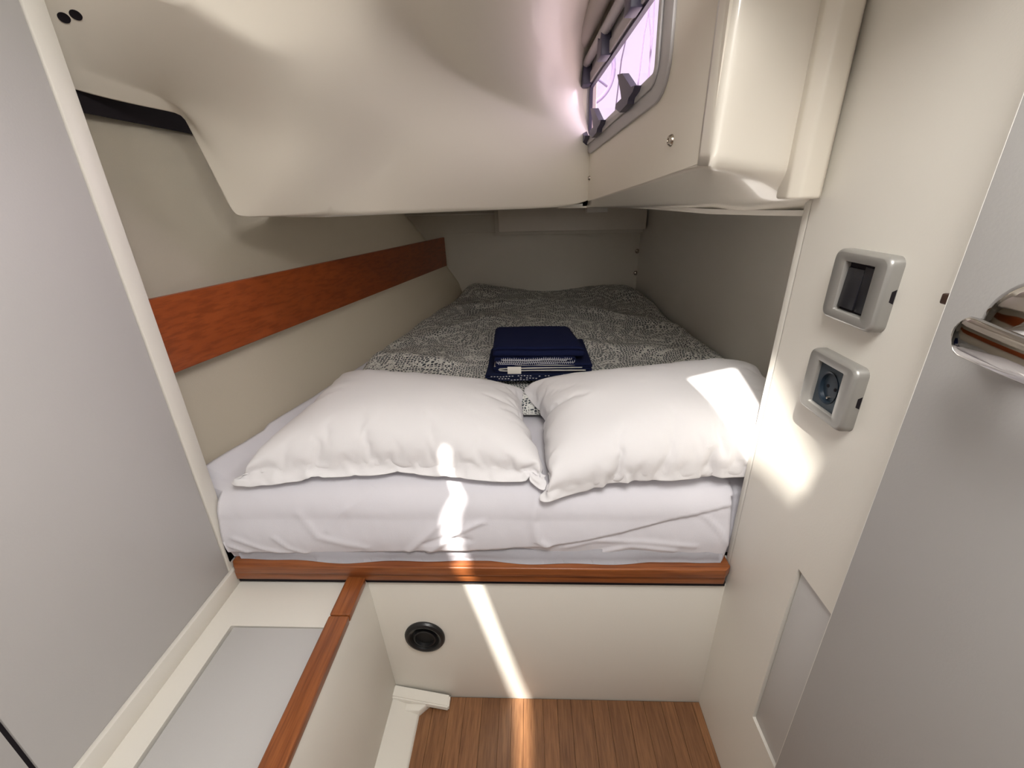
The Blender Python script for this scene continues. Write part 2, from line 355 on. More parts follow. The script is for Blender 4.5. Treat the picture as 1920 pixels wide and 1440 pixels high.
# underside points behind the lower edge
P('u0', (V['b0'].x, V['b0'].y+.03, V['b0'].z-.012)); P('u1', (V['b1'].x, V['b1'].y+.03, V['b1'].z-.012)); P('u2', (V['b2'].x, V['b2'].y+.03, V['b2'].z-.012))
P('u3', (V['b3'].x, V['b3'].y+.03, V['b3'].z-.012)); P('u4', (V['b4'].x, V['b4'].y+.05, V['b4'].z-.008))
faces = [('t0', 't1', 't3', 't2'), ('t1', 'm1', 't4', 't3'), ('lb0', 'lb1', 't1', 't0'), ('lb1', 'b0a', 'b0m', 't1'), ('t1', 'b0m', 'm1'), ('b0a', 'b0', 'b0c', 'b0m'), ('b0m', 'b0c', 'b1', 'm1'), ('b1', 'n2', 'm1'),
         ('b1', 'b2', 'b3', 'n2') if False else ('b1', 'b2', 'n2'), ('b2', 'b3', 'n3', 'n2'), ('b3', 'b4', 'n4', 'n3'), ('m1', 'n2', 'q', 't4'), ('n2', 'c2', 'c1', 'q'), ('n2', 'n3', 'c3', 'c2'), ('n3', 'n4', 'c4', 'c3'),
         ('t4', 'q', 'c1', 'e'), ('t3', 't4', 'e', 'e0'), ('e', 'c1', 'c0', 'e3'), ('e0', 'e', 'e3'),
         ('c1', 'c2', 'p2', 'p1'), ('c2', 'c3', 'p3', 'p2'), ('c3', 'c4', 'w4', 'p3'), ('c0', 'c1', 'p1', 'p0'), ('p0', 'p1', 'w2', 'w1'), ('p1', 'p2', 'p3', 'w3', 'w2') if False else ('p1', 'p2', 'w3', 'w2'), ('p2', 'p3', 'w4', 'w3')]
cr = [('t3', 't4', .75), ('t3', 'e0', .2), ('t0', 't1', .85), ('t2', 't3', .6), ('t4', 'e', .25), ('c1', 'c2', .45), ('c2', 'c3', .55), ('c3', 'c4', .6), ('lb0', 'lb1', 1), ('lb1', 'b0a', .8),
      ('b0c', 'b1', .9), ('b1', 'b2', .9), ('b2', 'b3', .9), ('b3', 'b4', .9), ('t1', 'lb1', .6), ('t1', 'm1', .0)]
hm = struct(submesh('ceiling.001', faces, cr, GEL, 4), 'cream moulded overhead of the aft cabin')
# two drilled holes under the side shelf
bpy.context.view_layer.update(); dg0 = bpy.context.evaluated_depsgraph_get(); he = hm.evaluated_get(dg0)
for p in ((120, 33), (142, 28)):
    d_ = Vector(ray(*p)).normalized(); ok, loc_, nor_, _ = he.ray_cast(Vector((0, 0, H)), d_)
    if ok:
        if nor_.dot(d_) > 0: nor_ = -nor_
        bm = bmesh.new(); lathe(bm, [(0, .0006), (.0070, .0008), (.0085, .0012), (.0092, -.002)], loc_, nor_, 18); fin('drilled_hole', bm, DARK, hm, ang=50)

# window wall (cockpit well side) with opening
OW = Vector((.231, 1.88, 1.53)); UA = Vector((.067, -1, .059)).normalized(); VA = Vector((0, 0, 1)); NA = Vector((-1, -.066, 0)).normalized()
VA = (VA-UA*VA.dot(UA)).normalized()
def wl_(u, v, w=0): return OW+UA*u+VA*v+NA*w
f4 = onW(1100, 386); A1 = onW(1102, 377); A2 = onW(1200, 345); A3 = onW(1312, 306); CV = onW(1332, 312)
top = 2.07
CVw = CV+Vector((-.0008, .012, 0)); loop = [A1, A2, A3, CVw, Vector((CVw.x, CVw.y, top)), Vector((A1.x, A1.y+.04, top)), Vector((A1.x-.003, A1.y+.04, 1.40))]
hole = [wl_(*p) for p in [(.0, .05), (.0, .235), (.77, .235), (.77, .05)]]
ww = struct(prism('wall_window', loop, tuple(NA*-.02), GEL, holes=[hole]), 'cream side of the cockpit well with the long opening window')
# chamfer under the window wall and around the nook, then the lower edge and rib
B = [onY(1100, 389, 1.88), onY(1215, 384, 1.35), onY(1330, 381, 1.0), onY(1492, 377, .86)]
P('A1', A1); P('A2', A2); P('A3', A3); P('A4', CV); P('A5', onY(1410, 316, .84)); P('A6', onY(1492, 318, .845))
P('B1', B[0]); P('B2', B[1]); P('B3', B[2]); P('B4', onY(1410, 378, .90)); P('B5', B[3])
P('D1', onY(1102, 389, 1.9)+Vector((0, .02, 0))); V['A4'] = CV+Vector((-.001, -.006, 0)); P('N4', (CV.x-.001, CV.y-.006, 1.60)); P('N5', onY(1410, 200, .84)); P('N6', onY(1492, 200, .845)); P('N4t', (CV.x-.001, CV.y-.006, top)); P('N5t', (V['A5'].x+.004, .84, top)); P('N6t', (.447, .845, top))
for a in ('N5', 'N6'): V[a].x = {'N5': V['A5'].x+.004, 'N6': .447}[a]
P('UB3', (V['B3'].x+.04, 1.06, 1.353)); P('UB4', (V['B4'].x+.04, .97, 1.353)); P('UB5', (.53, .93, 1.353)); P('UB2', (B[1].x+.06, B[1].y+.05, 1.353)); P('UB1', (B[0].x+.05, B[0].y+.05, 1.345))
V['B5'] = V['B5']+Vector((.03, 0, 0))
P('W4', CV+Vector((-.0048, .05, .004))); P('W4m', (CV.x-.0048, CV.y+.05, 1.60)); P('W4t', (CV.x-.0048, CV.y+.05, top))
fc = [('W4', 'A4', 'N4', 'W4m'), ('W4m', 'N4', 'N4t', 'W4t'), ('A1', 'B1', 'B2', 'A2'), ('A2', 'B2', 'B3', 'A3'), ('A3', 'B3', 'B4', 'A4') if False else ('A3', 'B3', 'A4'), ('A4', 'B3', 'B4', 'A5'), ('A5', 'B4', 'B5', 'A6'), ('A4', 'A5', 'N5', 'N4'), ('A5', 'A6', 'N6', 'N5'), ('N4', 'N5', 'N5t', 'N4t'), ('N5', 'N6', 'N6t', 'N5t'),
      ('B1', 'UB1', 'UB2', 'B2'), ('B2', 'UB2', 'UB3', 'B3'), ('B3', 'UB3', 'UB4', 'B4'), ('B4', 'UB4', 'UB5', 'B5')]
crs = [('A1', 'A2', .8), ('A2', 'A3', .6), ('A1', 'B1', 1), ('A4', 'A5', .6), ('A5', 'A6', .6), ('B1', 'B2', .75), ('B2', 'B3', .75), ('B3', 'B4', .75), ('B4', 'B5', .75), ('N4', 'A4', .3)]
struct(submesh('trim_6', fc, crs, GELG, 3), 'glossy rounded lower lip of the cockpit well moulding')
boxo('leak_block', .17, .236, 1.893, 1.97, 1.3535, 2.05, GEL, hm, bev=0); boxo('leak_block', .12, .32, 1.893, 1.975, 1.347, 1.50, GEL, hm, bev=0)  # filler blocks added to stop daylight leaking past the moulding end
# rib beside the bulkhead
rb = prism('trim_7', [(.441, .87, 1.383), (.437, .826, 1.383), (.452, .812, 1.383), (.484, .812, 1.383), (.497, .83, 1.383), (.497, .87, 1.383)], (0, 0, .69), GEL, bev=.005, seg=3)
struct(rb, 'rounded vertical rib at the end of the overhead moulding')
# underside over the foot of the berth
ul = [V['u0'], V['u1'], V['u2'], V['u3'], V['u4'], V['UB2']-Vector((.03, .0, 0)), V['UB3']-Vector((.02, .02, 0)), V['UB4']-Vector((.0, .03, 0)), Vector((.52, .875, 1.37)), Vector((.86, .875, 1.37)), Vector((.80, 2.86, 1.345)), Vector((-1.0, 2.86, 1.345)), Vector((-1.0, 1.6, 1.345)), Vector((-.83, 1.25, 1.35))]
ul[0] = Vector((V['b1'].x-.15, V['b1'].y+.10, 0)); ul[1] = Vector((V['b1'].x, V['b1'].y+.03, 0)); ul[-1] = Vector((-.80, 1.55, 0))
ul = [Vector((p.x, p.y, 1.3525)) for p in ul]
struct(prism('ceiling.002', ul, (0, 0, .01), PAINT), 'cream underside over the foot of the berth')

# window: frame, pane, dogs, roller blind
wn = struct(thing('window_1', 'long opening window with grey frame and black dogs', None, tuple(OW)))
if 'category' in wn: del wn['category']
def wloop(cu, cv, w, h, rad, d, n=6): return [wl_(x, y, d) for x, y in rrect(w, h, rad, n, cu, cv)]
fo = wloop(.405, .1475, .85, .295, .075, .0); fi = wloop(.379, .141, .757, .168, .02, .0)
keep(prism('outer_frame', fo, tuple(NA*.008), FRAME, bev=.003, holes=[fi]), wn)
fo2 = wloop(.385, .145, .785, .225, .045, .008); fi2 = wloop(.379, .141, .757, .165, .012, .008)
keep(prism('inner_frame', fo2, tuple(NA*.006), FRAME, bev=.003, holes=[fi2]), wn)
keep(prism('gasket', wloop(.379, .150, .766, .190, .014, -.006), tuple(NA*.012), VIOLET, holes=[wloop(.382, .1385, .750, .157, .010, -.006)]), wn)
pane = keep(prism('pane', wloop(.382, .145, .764, .18, .02, -.004), tuple(NA*.004), GLASS), wn)
def dog(u, v, s):
    # black turning catch: knob on the frame with a blade reaching over the pane
    bm = bmesh.new()
    ref = onW(1215, 172); bl = []
    for q in ((1193, 130), (1203, 127), (1221, 150), (1229, 147), (1225, 158), (1216, 170), (1213, 181), (1197, 197), (1188, 190), (1190, 182), (1201, 172), (1199, 158)):
        w_ = onW(*q)-ref; bl.append((u-.005+w_.dot(UA)*1.1, v-.022+w_.dot(VA)*1.12))
    va = [bm.verts.new(wl_(a, b, .013)) for a, b in bl]; vb = [bm.verts.new(wl_(a, b, .030)) for a, b in bl]
    bm.faces.new(va); bm.faces.new(list(reversed(vb)))
    for i in range(len(bl)): bm.faces.new((va[i], va[(i+1) % len(bl)], vb[(i+1) % len(bl)], vb[i]))
    d = fin('window_catch', bm, VIOLET, ang=40)
    keep(d, wn); tag(d, 'dark plastic window catch')
for u in (.03, .28, .63): dog(u, .062, 1)
for u in (.02, .30, .60):
    bm = bmesh.new(); q = [wl_(u-.030, .218, .008), wl_(u+.030, .218, .008), wl_(u+.026, .290, .008), wl_(u+.01, .268, .008), wl_(u-.01, .268, .008), wl_(u-.026, .290, .008)]
    o = prism('hinge', q, tuple(NA*.030), VIOLET, bev=.004); keep(o, wn)
# roller blind above
rt = thing('roller_blind', 'rolled up beige blind tube above the window', 'blind', tuple(wl_(0, .33, .055)))
bm = bmesh.new(); tube(bm, [wl_(u, .335, .055) for u in (-.12, -.115, .0, .2, .4, .6, .8, .9)], [.018, .027, .027, .029, .028, .029, .028, .028], 16); keep(fin('blind_roll', bm, BLIND, smooth=True), rt)
bm = bmesh.new(); tube(bm, [wl_(u, .283, .026) for u in (-.02, .3, .6, .86)], .014, 12); keep(fin('rail', bm, FRAME, smooth=True), rt)
bm = bmesh.new(); tube(bm, [wl_(-.135, .335, .055), wl_(-.12, .335, .055)], .020, 12); keep(fin('end_cap', bm, WHITEP, smooth=True), rt)
# studs on the window wall
for p, r in (((1259, 263), .011), ((1106, 334), .008)):
    c = onW(*p); bm = bmesh.new(); lathe(bm, [(0, .004), (r*.35, .0045), (r*.4, .007), (r*.7, .007), (r, .002), (r, -.002)], c, NA, 16)
    o = fin('snap_stud', bm, STEEL, ang=40); tag(o, 'larger snap stud on the cream wall below the window' if r > .01 else 'small snap stud low on the wall near the corner', 'stud')
# outside the window : ropes and a wheel rim in the cockpit
for i, (a, b) in enumerate((((1190, 0), (1147, 215)), ((1222, -10), (1195, 130)), ((1214, 0), (1222, 130)), ((1228, -20), (1212, 150)))):
    bm = bmesh.new(); tube(bm, [onY(*a, 1.75+i*.06), (onY(*a, 1.75+i*.06)+onY(*b, 1.75+i*.06))/2+Vector((.004*(i-1), 0, 0)), onY(*b, 1.75+i*.06)-Vector((0, 0, .16))], .0022, 6)
    o = fin('cockpit_rope', bm, ROPE); tag(o, ['thin grey rope seen through the left of the window pane', 'thin rope seen through the pane near its right edge', 'thin curved rope crossing behind the right side of the pane', 'rope hanging closest to the right frame of the window'][i], 'rope')
bm = bmesh.new(); cw = onY(1100, 130, 3.0); tube(bm, [cw+Vector((.155*math.cos(t), .02, .17*math.sin(t))) for t in [i*2*math.pi/40 for i in range(41)]], .012, 8, cap=False)
struct(boxo('floor.002', .2, 1.3, 2.93, 3.5, 1.27, 1.30, WHITEP), 'white cockpit sole outside')
sw = thing('steering_wheel', 'curved wheel rim seen through the far end of the window', 'wheel', tuple(cw))
keep(fin('rim', bm, ROPE, smooth=True), sw)
bm = bmesh.new(); tube(bm, [cw+Vector((.155*math.cos(a), .02, .17*math.sin(a))) for a in (2.6, 5.74)], .006, 8); tube(bm, [cw+Vector((.155*math.cos(a), .02, .17*math.sin(a))) for a in (-1.2, 1.94)], .006, 8)
keep(fin('spoke', bm, ROPE, smooth=True), sw)
bm = bmesh.new(); tube(bm, [Vector((cw.x, cw.y+.04, 1.30)), Vector((cw.x, cw.y+.04, cw.z+.02))], .03, 12)
keep(fin('pedestal', bm, WHITEP, smooth=True), sw)

# ================================================================== WOODWORK
cap = thing('berth_capping', 'long varnished mahogany capping along the front edge of the berth', 'capping', (-.15, .84, .474))
bm = bmesh.new(); cp = [(-.762, .831, .515), (.480, .831, .515), (.496, .845, .515), (.496, .905, .515), (-.775, .905, .515), (-.775, .848, .515)]
keep(prism('cap_board', cp, (0, 0, .027), MAHOGX, bev=.003, seg=3), cap)
cp2 = [(-.770, .838, .489), (.484, .838, .489), (.490, .845, .489), (.490, .90, .489), (-.775, .90, .489), (-.775, .845, .489)]
keep(prism('cap_underlay', cp2, (0, 0, .026), MAHOGX, bev=.001), cap)
keep(boxo('gap_shade_strip', -.775, .492, .845, .90, .4745, .489, DARK, bev=0), cap)  # solid strip coloured dark as the shade under the capping
rl = thing('bench_rail', 'mahogany rail running from the capping along the bench edge', 'rail', (-.45, .5, .47))
def rail(name, ya, yb):
    pts = [(-.474, ya, .478), (-.428, ya, .478), (-.426, ya, .503), (-.474, ya, .503)]
    return prism(name, pts, (0, yb-ya, 0), MAHOG, bev=.004, seg=3)
keep(rail('short_length', .7245, .8375), rl); keep(rail('long_length', -.6, .7225), rl)
# bench: top with lid, side
bt = thing('side_bench', 'cream bench locker with grey lid beside the grey panel', 'bench', (-.6, .3, 0))
outer = [(XL+.001, -1.0, .469), (-.436, -1.0, .469), (-.436, .8525, .469), (XL+.001, .8525, .469)]
hole = [(-.7165, -.8, .469), (-.7165, .718, .469), (-.482, .717, .469), (-.482, -.8, .469)]
keep(prism('bench_top', outer, (0, 0, -.016), PAINT, holes=[hole]), bt)
l_ = keep(boxo('lid', -.7080, -.483, -.8, .7145, .452, .4685, GREYL, bev=.001), bt); tag(l_, 'pale grey lift-out lid')
keep(boxo('lid_support', -.73, -.47, -.82, .74, .438, .4515, DARK, bev=0), bt)
pts = [(-.440, .8525, .478), (-.431, .8525, .478), (-.408, .8525, .040), (-.420, .8525, .040)]
keep(prism('bench_side', pts, (0, -1.85, 0), PAINT, bev=.001), bt)
# base moulding along the bench and the small ledge
bmo = thing('base_moulding', 'cream moulded kick step where bench side meets the wooden floor', 'moulding', (-.38, .7, 0))
pts = [(-.425, .8525, .0), (-.328, .8525, .0), (-.333, .8525, .008), (-.402, .8525, .043), (-.425, .8525, .043)]
o = keep(prism('kick_slope', pts, (-.0, -1.85, 0), PAINT, bev=.003), bmo)
bm = bmesh.new()
for P_ in ([(-.428, .058), (-.244, .014)],):
    (xa, za), (xb, zb) = P_
    q = [(xa, .846, za-.020), (xb, .840, zb-.014), (xb, .840, zb+.006), (xa, .846, za)]
    va = [bm.verts.new((x, y+.006, z)) for x, y, z in q]; vb = [bm.verts.new((x, y-.030, z)) for x, y, z in q]
    bm.faces.new(va); bm.faces.new(list(reversed(vb)))
    for k in range(4): bm.faces.new((va[k], va[(k+1) % 4], vb[(k+1) % 4], vb[k]))
bmesh.ops.recalc_face_normals(bm, faces=bm.faces); bmesh.ops.bevel(bm, geom=bm.edges[:], offset=.004, segments=2, affect='EDGES')
keep(fin('ledge_bar', bm, PAINT, ang=40), bmo)
keep(prism('ledge_foot', [(-.428, .822, .0), (-.300, .822, .0), (-.328, .795, .0), (-.428, .795, .0)], (0, 0, .026), PAINT, bev=.003), bmo)
# mahogany plank on hull side
n0t, n0b = onY(265, 565, .93), onY(315, 705, .93); f0t, f0b = onY(833, 445, 2.76), onY(838, 498, 2.76)
dirn = (f0t-n0t).normalized(); n0t -= dirn*.15; n0b -= (f0b-n0b).normalized()*.15
bm = bmesh.new(); NS = 12
offv = Vector((-.016, -.004, 0)); ring = []
for i in range(NS+1):
    t = i/NS; a = n0t.lerp(f0t, t); b = n0b.lerp(f0b, t); pass
    ring.append([bm.verts.new(p) for p in (a, b, b+offv, a+offv)])
for i in range(NS):
    for k in range(4): bm.faces.new((ring[i][k], ring[i][(k+1) % 4], ring[i+1][(k+1) % 4], ring[i+1][k]))
bm.faces.new(ring[0]); bm.faces.new(list(reversed(ring[-1])))
bmesh.ops.recalc_face_normals(bm, faces=bm.faces)
bmesh.ops.bevel(bm, geom=[e for e in bm.edges if e.calc_face_angle(0) > .8], offset=.0015, segments=2, affect='EDGES')
pk = fin('hull_board', bm, MAHOGR, ang=35); tag(pk, 'long red mahogany board fixed along the cream hull side', 'board')

# vent in berth front
vt = thing('air_vent', 'round black vent outlet in the cream panel below the berth', 'vent', (-.298, Y0, .265))
bm = bmesh.new(); lathe(bm, [(.050, -.001), (.056, .0), (.057, .005), (.054, .010), (.047, .013), (.042, .011), (.040, .004)], (-.298, Y0, .265), (0, -1, 0), 40); keep(fin('flange', bm, BLACK, ang=35), vt)
bm = bmesh.new(); lathe(bm, [(.042, .011), (.037, .006), (.036, .001), (0, .0005)], (-.298, Y0, .262), (0, -1, 0), 32); keep(fin('throat', bm, mat('vent_throat', (.004, .004, .004), .6), smooth=False, ang=35), vt)
bm = bmesh.new()
lathe(bm, [(.030, .0015), (.031, .009), (.027, .010), (.025, .0015)], (-.298, Y0, .262), (0, -1, 0), 32); keep(fin('inner_ring', bm, BLACK, ang=35), vt)

# ================================================================== BULKHEAD FITTINGS (on wall X = XR, facing -X)
def plate(name, label, cat, yc, zc, kind):
    t = thing(name, label, cat, (XR, yc, zc), 'silver square fittings on the bulkhead')
    w, h = .116, .106
    def LP(pts, x): return [(XR-x, yc+a, zc+b) for a, b in pts]
    op = (.0600, .0715)
    # body built as lofted rounded rectangle rings: skirt, shoulder, face, opening, well
    bm = bmesh.new(); rings = []
    oy = .012
    spec = [(w, h, .012, 0, 0), (w, h, .013, .0135, 0), (w-.0025, h-.0025, .0135, .0175, 0), (w-.008, h-.008, .013, .0195, 0), (w-.0085, h-.0085, .013, .0196, 0), (op[0]+.0035, op[1]+.0035, .002, .0190, oy), (op[0]+.003, op[1]+.003, .002, .0188, oy), (op[0], op[1], .001, .0155, oy), (op[0], op[1], .001, .008, oy)]
    for (a, b, r, x, o) in spec: rings.append([bm.verts.new(p) for p in LP(rrect(a, b, r, 5, o if False else 0, 0), x)])
    n = len(rings[0])
    for i in range(len(rings)-1):
        for k in range(n): bm.faces.new((rings[i][k], rings[i][(k+1) % n], rings[i+1][(k+1) % n], rings[i+1][k]))
    keep(fin('surround', bm, SILV, ang=40), t)
    nb = prism('cable_notch', [(XR-.001, yc-.0583, zc-.010), (XR-.007, yc-.0583, zc-.007), (XR-.007, yc-.0583, zc+.007), (XR-.001, yc-.0583, zc+.010)], (0, .003, 0), DARK); keep(nb, t)
    if kind == 'switch':
        keep(boxo('backing', XR-.010, XR-.006, yc-.0298, yc+.0298, zc-.0355, zc+.0355, DARK, bev=0), t)
        # rocker (wide) and blank strip; camera sees wide one to the left (+Y)
        rk = prism('rocker', [(XR-.009, yc-.005, zc-.031), (XR-.0155, yc-.005, zc-.031), (XR-.0125, yc-.005, zc+.028), (XR-.009, yc-.005, zc+.028)], (0, .034, 0), ROCK, bev=.0008); keep(rk, t)
        bl = prism('blank_module', [(XR-.009, yc-.0272, zc-.0325), (XR-.013, yc-.0272, zc-.0325), (XR-.013, yc-.0272, zc+.0325), (XR-.009, yc-.0272, zc+.0325)], (0, .021, 0), ROCK, bev=.0008); keep(bl, t)
    else:
        outer = LP([(-.0299, -.0356), (.0299, -.0356), (.0299, .0356), (-.0299, .0356)], .009)
        c = [(.0235*math.cos(a), .027*math.sin(a)) for a in [i*2*math.pi/28 for i in range(28)]]
        keep(prism('socket_face', outer, (-.004, 0, 0), SOCK, bev=0, holes=[LP(c, .009)]), t)
        bm = bmesh.new()
        r0 = [bm.verts.new(p) for p in LP(c, .0145)]; r1 = [bm.verts.new(p) for p in LP([(a*.9, b*.9) for a, b in c], .013)]; r2 = [bm.verts.new(p) for p in LP([(a*.85, b*.85) for a, b in c], .0075)]
        for A, Bq in ((r0, r1), (r1, r2)):
            for k in range(28): bm.faces.new((A[k], A[(k+1) % 28], Bq[(k+1) % 28], Bq[k]))
        bm.faces.new(r2); keep(fin('socket_well', bm, mat('dark_slate_plastic', (.018, .03, .045), .3), ang=40), t)
        for dy in (-.009, .009):
            bm = bmesh.new(); lathe(bm, [(.0028, 0), (.0028, .001), (0, .001)], (XR-.0076, yc+dy, zc), (-1, 0, 0), 10); keep(fin('pin_hole', bm, DARK), t)
        bm = bmesh.new(); lathe(bm, [(.0022, 0), (.0022, .004), (0, .0045)], (XR-.0076, yc, zc-.017), (-1, 0, 0), 10); keep(fin('earth_pin', bm, STEEL), t)
    return t
plate('light_switch', 'upper silver square fitting with dark rocker switch', 'switch', .672, 1.261, 'switch')
plate('wall_socket', 'lower silver square fitting with round dark socket', 'socket', .672, 1.101, 'socket')

# ================================================================== DOOR with handle
dx = .458; dy = .4965
dr = struct(thing('door_1', 'grey laminate cabin door folded back against the bulkhead', None, (dx, dy, 0)))
if 'category' in dr: del dr['category']
keep(boxo('door_leaf', dx, dx+.024, -.30, dy-.0012, .02, 2.0, GREYD, bev=.0008), dr)
keep(boxo('edge_strip', dx+.0004, dx+.0238, dy-.001, dy, .02, 2.0, WHITEP, bev=.0003), dr)
keep(boxo('latch_bolt', dx+.004, dx+.013, dy-.001, dy+.013, 1.277, 1.289, BRASS, bev=.002), dr)
keep(boxo('latch_plate', dx+.002, dx+.018, dy-.0005, dy+.0006, 1.235, 1.335, BRASS, bev=.0003), dr)
# handle: domed rose + lever
hd = thing('door_handle', None, None, (dx, .36, 1.28)); hd.parent = dr


YR, ZR = .402, 1.276
hd.location = Vector((dx, YR, ZR))-Vector((dx, dy, 0))
def keep2(o): o.parent = hd; o.location = Vector(o.location)-Vector((dx, YR, ZR)); return o
bm = bmesh.new(); lathe(bm, [(.046, 0), (.046, .002), (.043, .007), (.035, .013), (.025, .0165), (.013, .018), (0, .0185)], (dx, YR, ZR), (-1, 0, 0), 48); keep2(fin('rose', bm, CHROME, ang=60))
bm = bmesh.new(); lathe(bm, [(.0045, 0), (.0045, .0018), (.003, .002), (.0025, .0005), (0, .0005)], (dx-.0110, YR+.031, ZR+.010), (-1, 0, 0), 14); keep2(fin('rose_screw', bm, STEEL, ang=40))
bm = bmesh.new(); lathe(bm, [(.0125, .0), (.0125, .012), (.0105, .017), (.0105, .036), (0, .038)], (dx-.010, YR-.010, ZR-.004), (-1, 0, 0), 24); keep2(fin('neck', bm, CHROME, ang=60))
bm = bmesh.new(); rings = []
# lever: flattened bar sweeping from a rounded end past the neck away to the hinge side
NL = 26
for i in range(NL+1):
    t = i/NL; y = YR+.027-t*.135
    endt = min(1, math.sin(min(1, t/.14)*math.pi/2)); far_ = min(1, math.sin(min(1, (1-t)/.14)*math.pi/2))
    hz = (.0190-.003*t)*endt*(far_*.6+.4)+.0004; hx = .0075*endt*(far_*.5+.5)+.0003
    cx = dx-.047-.004*math.sin(t*3); cz = ZR-.006-.008*t
    rings.append([bm.verts.new((cx+hx*math.copysign(abs(math.cos(a))**.7, math.cos(a)), y, cz+hz*math.copysign(abs(math.sin(a))**.8, math.sin(a)))) for a in [k*2*math.pi/24 for k in range(24)]])
for i in range(NL):
    for k in range(24): bm.faces.new((rings[i][k], rings[i][(k+1) % 24], rings[i+1][(k+1) % 24], rings[i+1][k]))
bm.faces.new(rings[0]); bm.faces.new(list(reversed(rings[-1])))
keep2(fin('lever', bm, CHROME, smooth=True))

# ================================================================== BERTH: base, mattress
struct(boxo('floor.001', -.85, .84, Y0+.021, 2.85, .50, .538, PAINT, bev=0), 'plywood berth base under the mattress')
ridges = []      # (polyline in (x, z) on the front face, amplitude, width)
def fr(*pp): return [(onY(px, py, .86).x, onY(px, py, .86).z) for px, py in pp]
ridges += [(fr((1008, 925), (1000, 975), (1008, 1005), (1028, 1018)), .006, .010), (fr((770, 1025), (815, 985), (850, 950)), .005, .008), (fr((805, 1030), (850, 995), (905, 975)), .005, .007),
           (fr((800, 1012), (838, 1000), (880, 1005)), -.004, .007), (fr((520, 1000), (545, 1020), (580, 1035)), .0035, .006), (fr((620, 990), (640, 960), (690, 930)), .003, .008),
           (fr((445, 1000), (500, 1022), (560, 1038)), .004, .007), (fr((440, 1015), (480, 1035), (520, 1045)), .004, .006), (fr((1325, 970), (1350, 995), (1372, 1030)), .004, .006), (fr((1100, 1040), (1180, 1020), (1260, 1028)), .004, .008),
           (fr((1060, 1020), (1110, 1008), (1200, 1012), (1300, 1020)), .003, .008), (fr((560, 960), (600, 1000), (690, 1020)), .003, .010)]
hem = fr((440, 1030), (600, 1034), (700, 1030), (805, 1027), (880, 1027), (1012, 1019), (1060, 1012), (1150, 997), (1250, 975), (1370, 953), (1500, 940))
def dist_poly(x, z, pl):
    best = 9; 
    for (xa, za), (xb, zb) in zip(pl, pl[1:]):
        dx_, dz_ = xb-xa, zb-za; t = max(0, min(1, ((x-xa)*dx_+(z-za)*dz_)/(dx_*dx_+dz_*dz_+1e-9)))
        d = math.hypot(x-xa-dx_*t, z-za-dz_*t); e = 1-.35*abs(2*t-1)
        best = min(best, d)
    return best
ZM = .755
mt = thing('mattress', 'thick mattress covered by a rumpled white sheet on the mahogany-edged berth', 'mattress', (0, 1.8, .54))
bm = bmesh.new(); NX, NF, NTp = 240, 54, 60; gr = []
prof = []
for i in range(NF+1):                       # front: bottom to roundover
    s = i/NF
    if s < .62: prof.append((0.0-.010*math.sin(math.pi*s/.62), .5425+(.675-.5425)*s/.62, 0))
    else:
        a = (s-.62)/.38*math.pi/2; prof.append((.085*(1-math.cos(a)), .675+(ZM-.675)*math.sin(a), 0))
hx = [p[0] for p in hem]; hz_ = [p[1] for p in hem]
for i in range(NX+1):
    u = i/NX; col = []
    for j in range(NF+NTp+1):
        if j <= NF: py, pz, _ = prof[j]; yb = .862
        else: py = .085+(2.835-.947)*((j-NF)/NTp)**1.25; pz = ZM; yb = .862
        Y = yb+py
        xl_ = max(hullX(max(Y, .88), ZM)+.012, -9) if Y > .90 else -.779
        if Y <= .90: xl_ = -.779
        else: xl_ = -.779+(xl_+.779)*sstep(.885, .93, Y)
        xr_ = .498+(.828-.0795*(Y-.853)-.008-.498)*1.0
        X = xl_+(xr_-xl_)*u
        z = pz; yoff = 0
        if j <= NF+6:
            fade = 1 if j <= NF else 0
            yoff = .004*fbm(X*3, pz*5, 1.0)+.0016*fbm(X*14, pz*9+X*6, 5.0)
            if fade:
                for pl, amp, wd in ridges:
                    xs = [q[0] for q in pl]
                    if min(xs)-.05 < X < max(xs)+.05:
                        d = dist_poly(X, pz, pl); yoff -= amp*math.exp(-(d/wd)**2)
                hzv = float(np.interp(X, hx, hz_)); yoff -= .007*sstep(hzv-.0022, hzv+.0022, pz)
            if j == 0: z += .002*fbm(X*8, 0, 2)
        if X > .485: yoff = max(yoff, -.001)+.030*sstep(.47, .50, X)*(1 if j <= NF else max(0, 1-(j-NF)/8))
        if j > NF-4: z += .004*fbm(X*4, Y*4, 9.0)+.0015*fbm(X*15, Y*11, 2.0)
        # tucked up against the hull side
        if Y > .93: z += .028*math.exp(-((X-xl_)/.035)**2)
        # sag at the left front corner
        z -= .010*math.exp(-((X+.78)/.05)**2)*(1 if j < NF+10 else 0)*(pz-.54)/.2
        col.append(bm.verts.new((X, Y+yoff, z)))
    gr.append(col)
for i in range(NX):
    for j in range(NF+NTp): bm.faces.new((gr[i][j], gr[i+1][j], gr[i+1][j+1], gr[i][j+1]))
# hanging hem, sides and underside
def wall(a, dz):
    b = [bm.verts.new((v.co.x, v.co.y, dz)) for v in a]
    for k in range(len(a)-1): bm.faces.new((a[k], a[k+1], b[k+1], b[k]))
    return b
wall(gr[0], .5415); wall(gr[-1], .5415); wall([c[-1] for c in gr], .5415)
keep(fin('fitted_sheet', bm, SHEET, smooth=True), mt)
bm = bmesh.new(); vs = [bm.verts.new(p) for p in ((-.77, .875, .5405), (.80, .885, .5405), (.68, 2.82, .5405), (-.36, 2.82, .5405))]; f_ = bm.faces.new(vs)
bmesh.ops.solidify(bm, geom=[f_], thickness=.1)
keep(fin('mattress_core', bm, SHEET), mt)
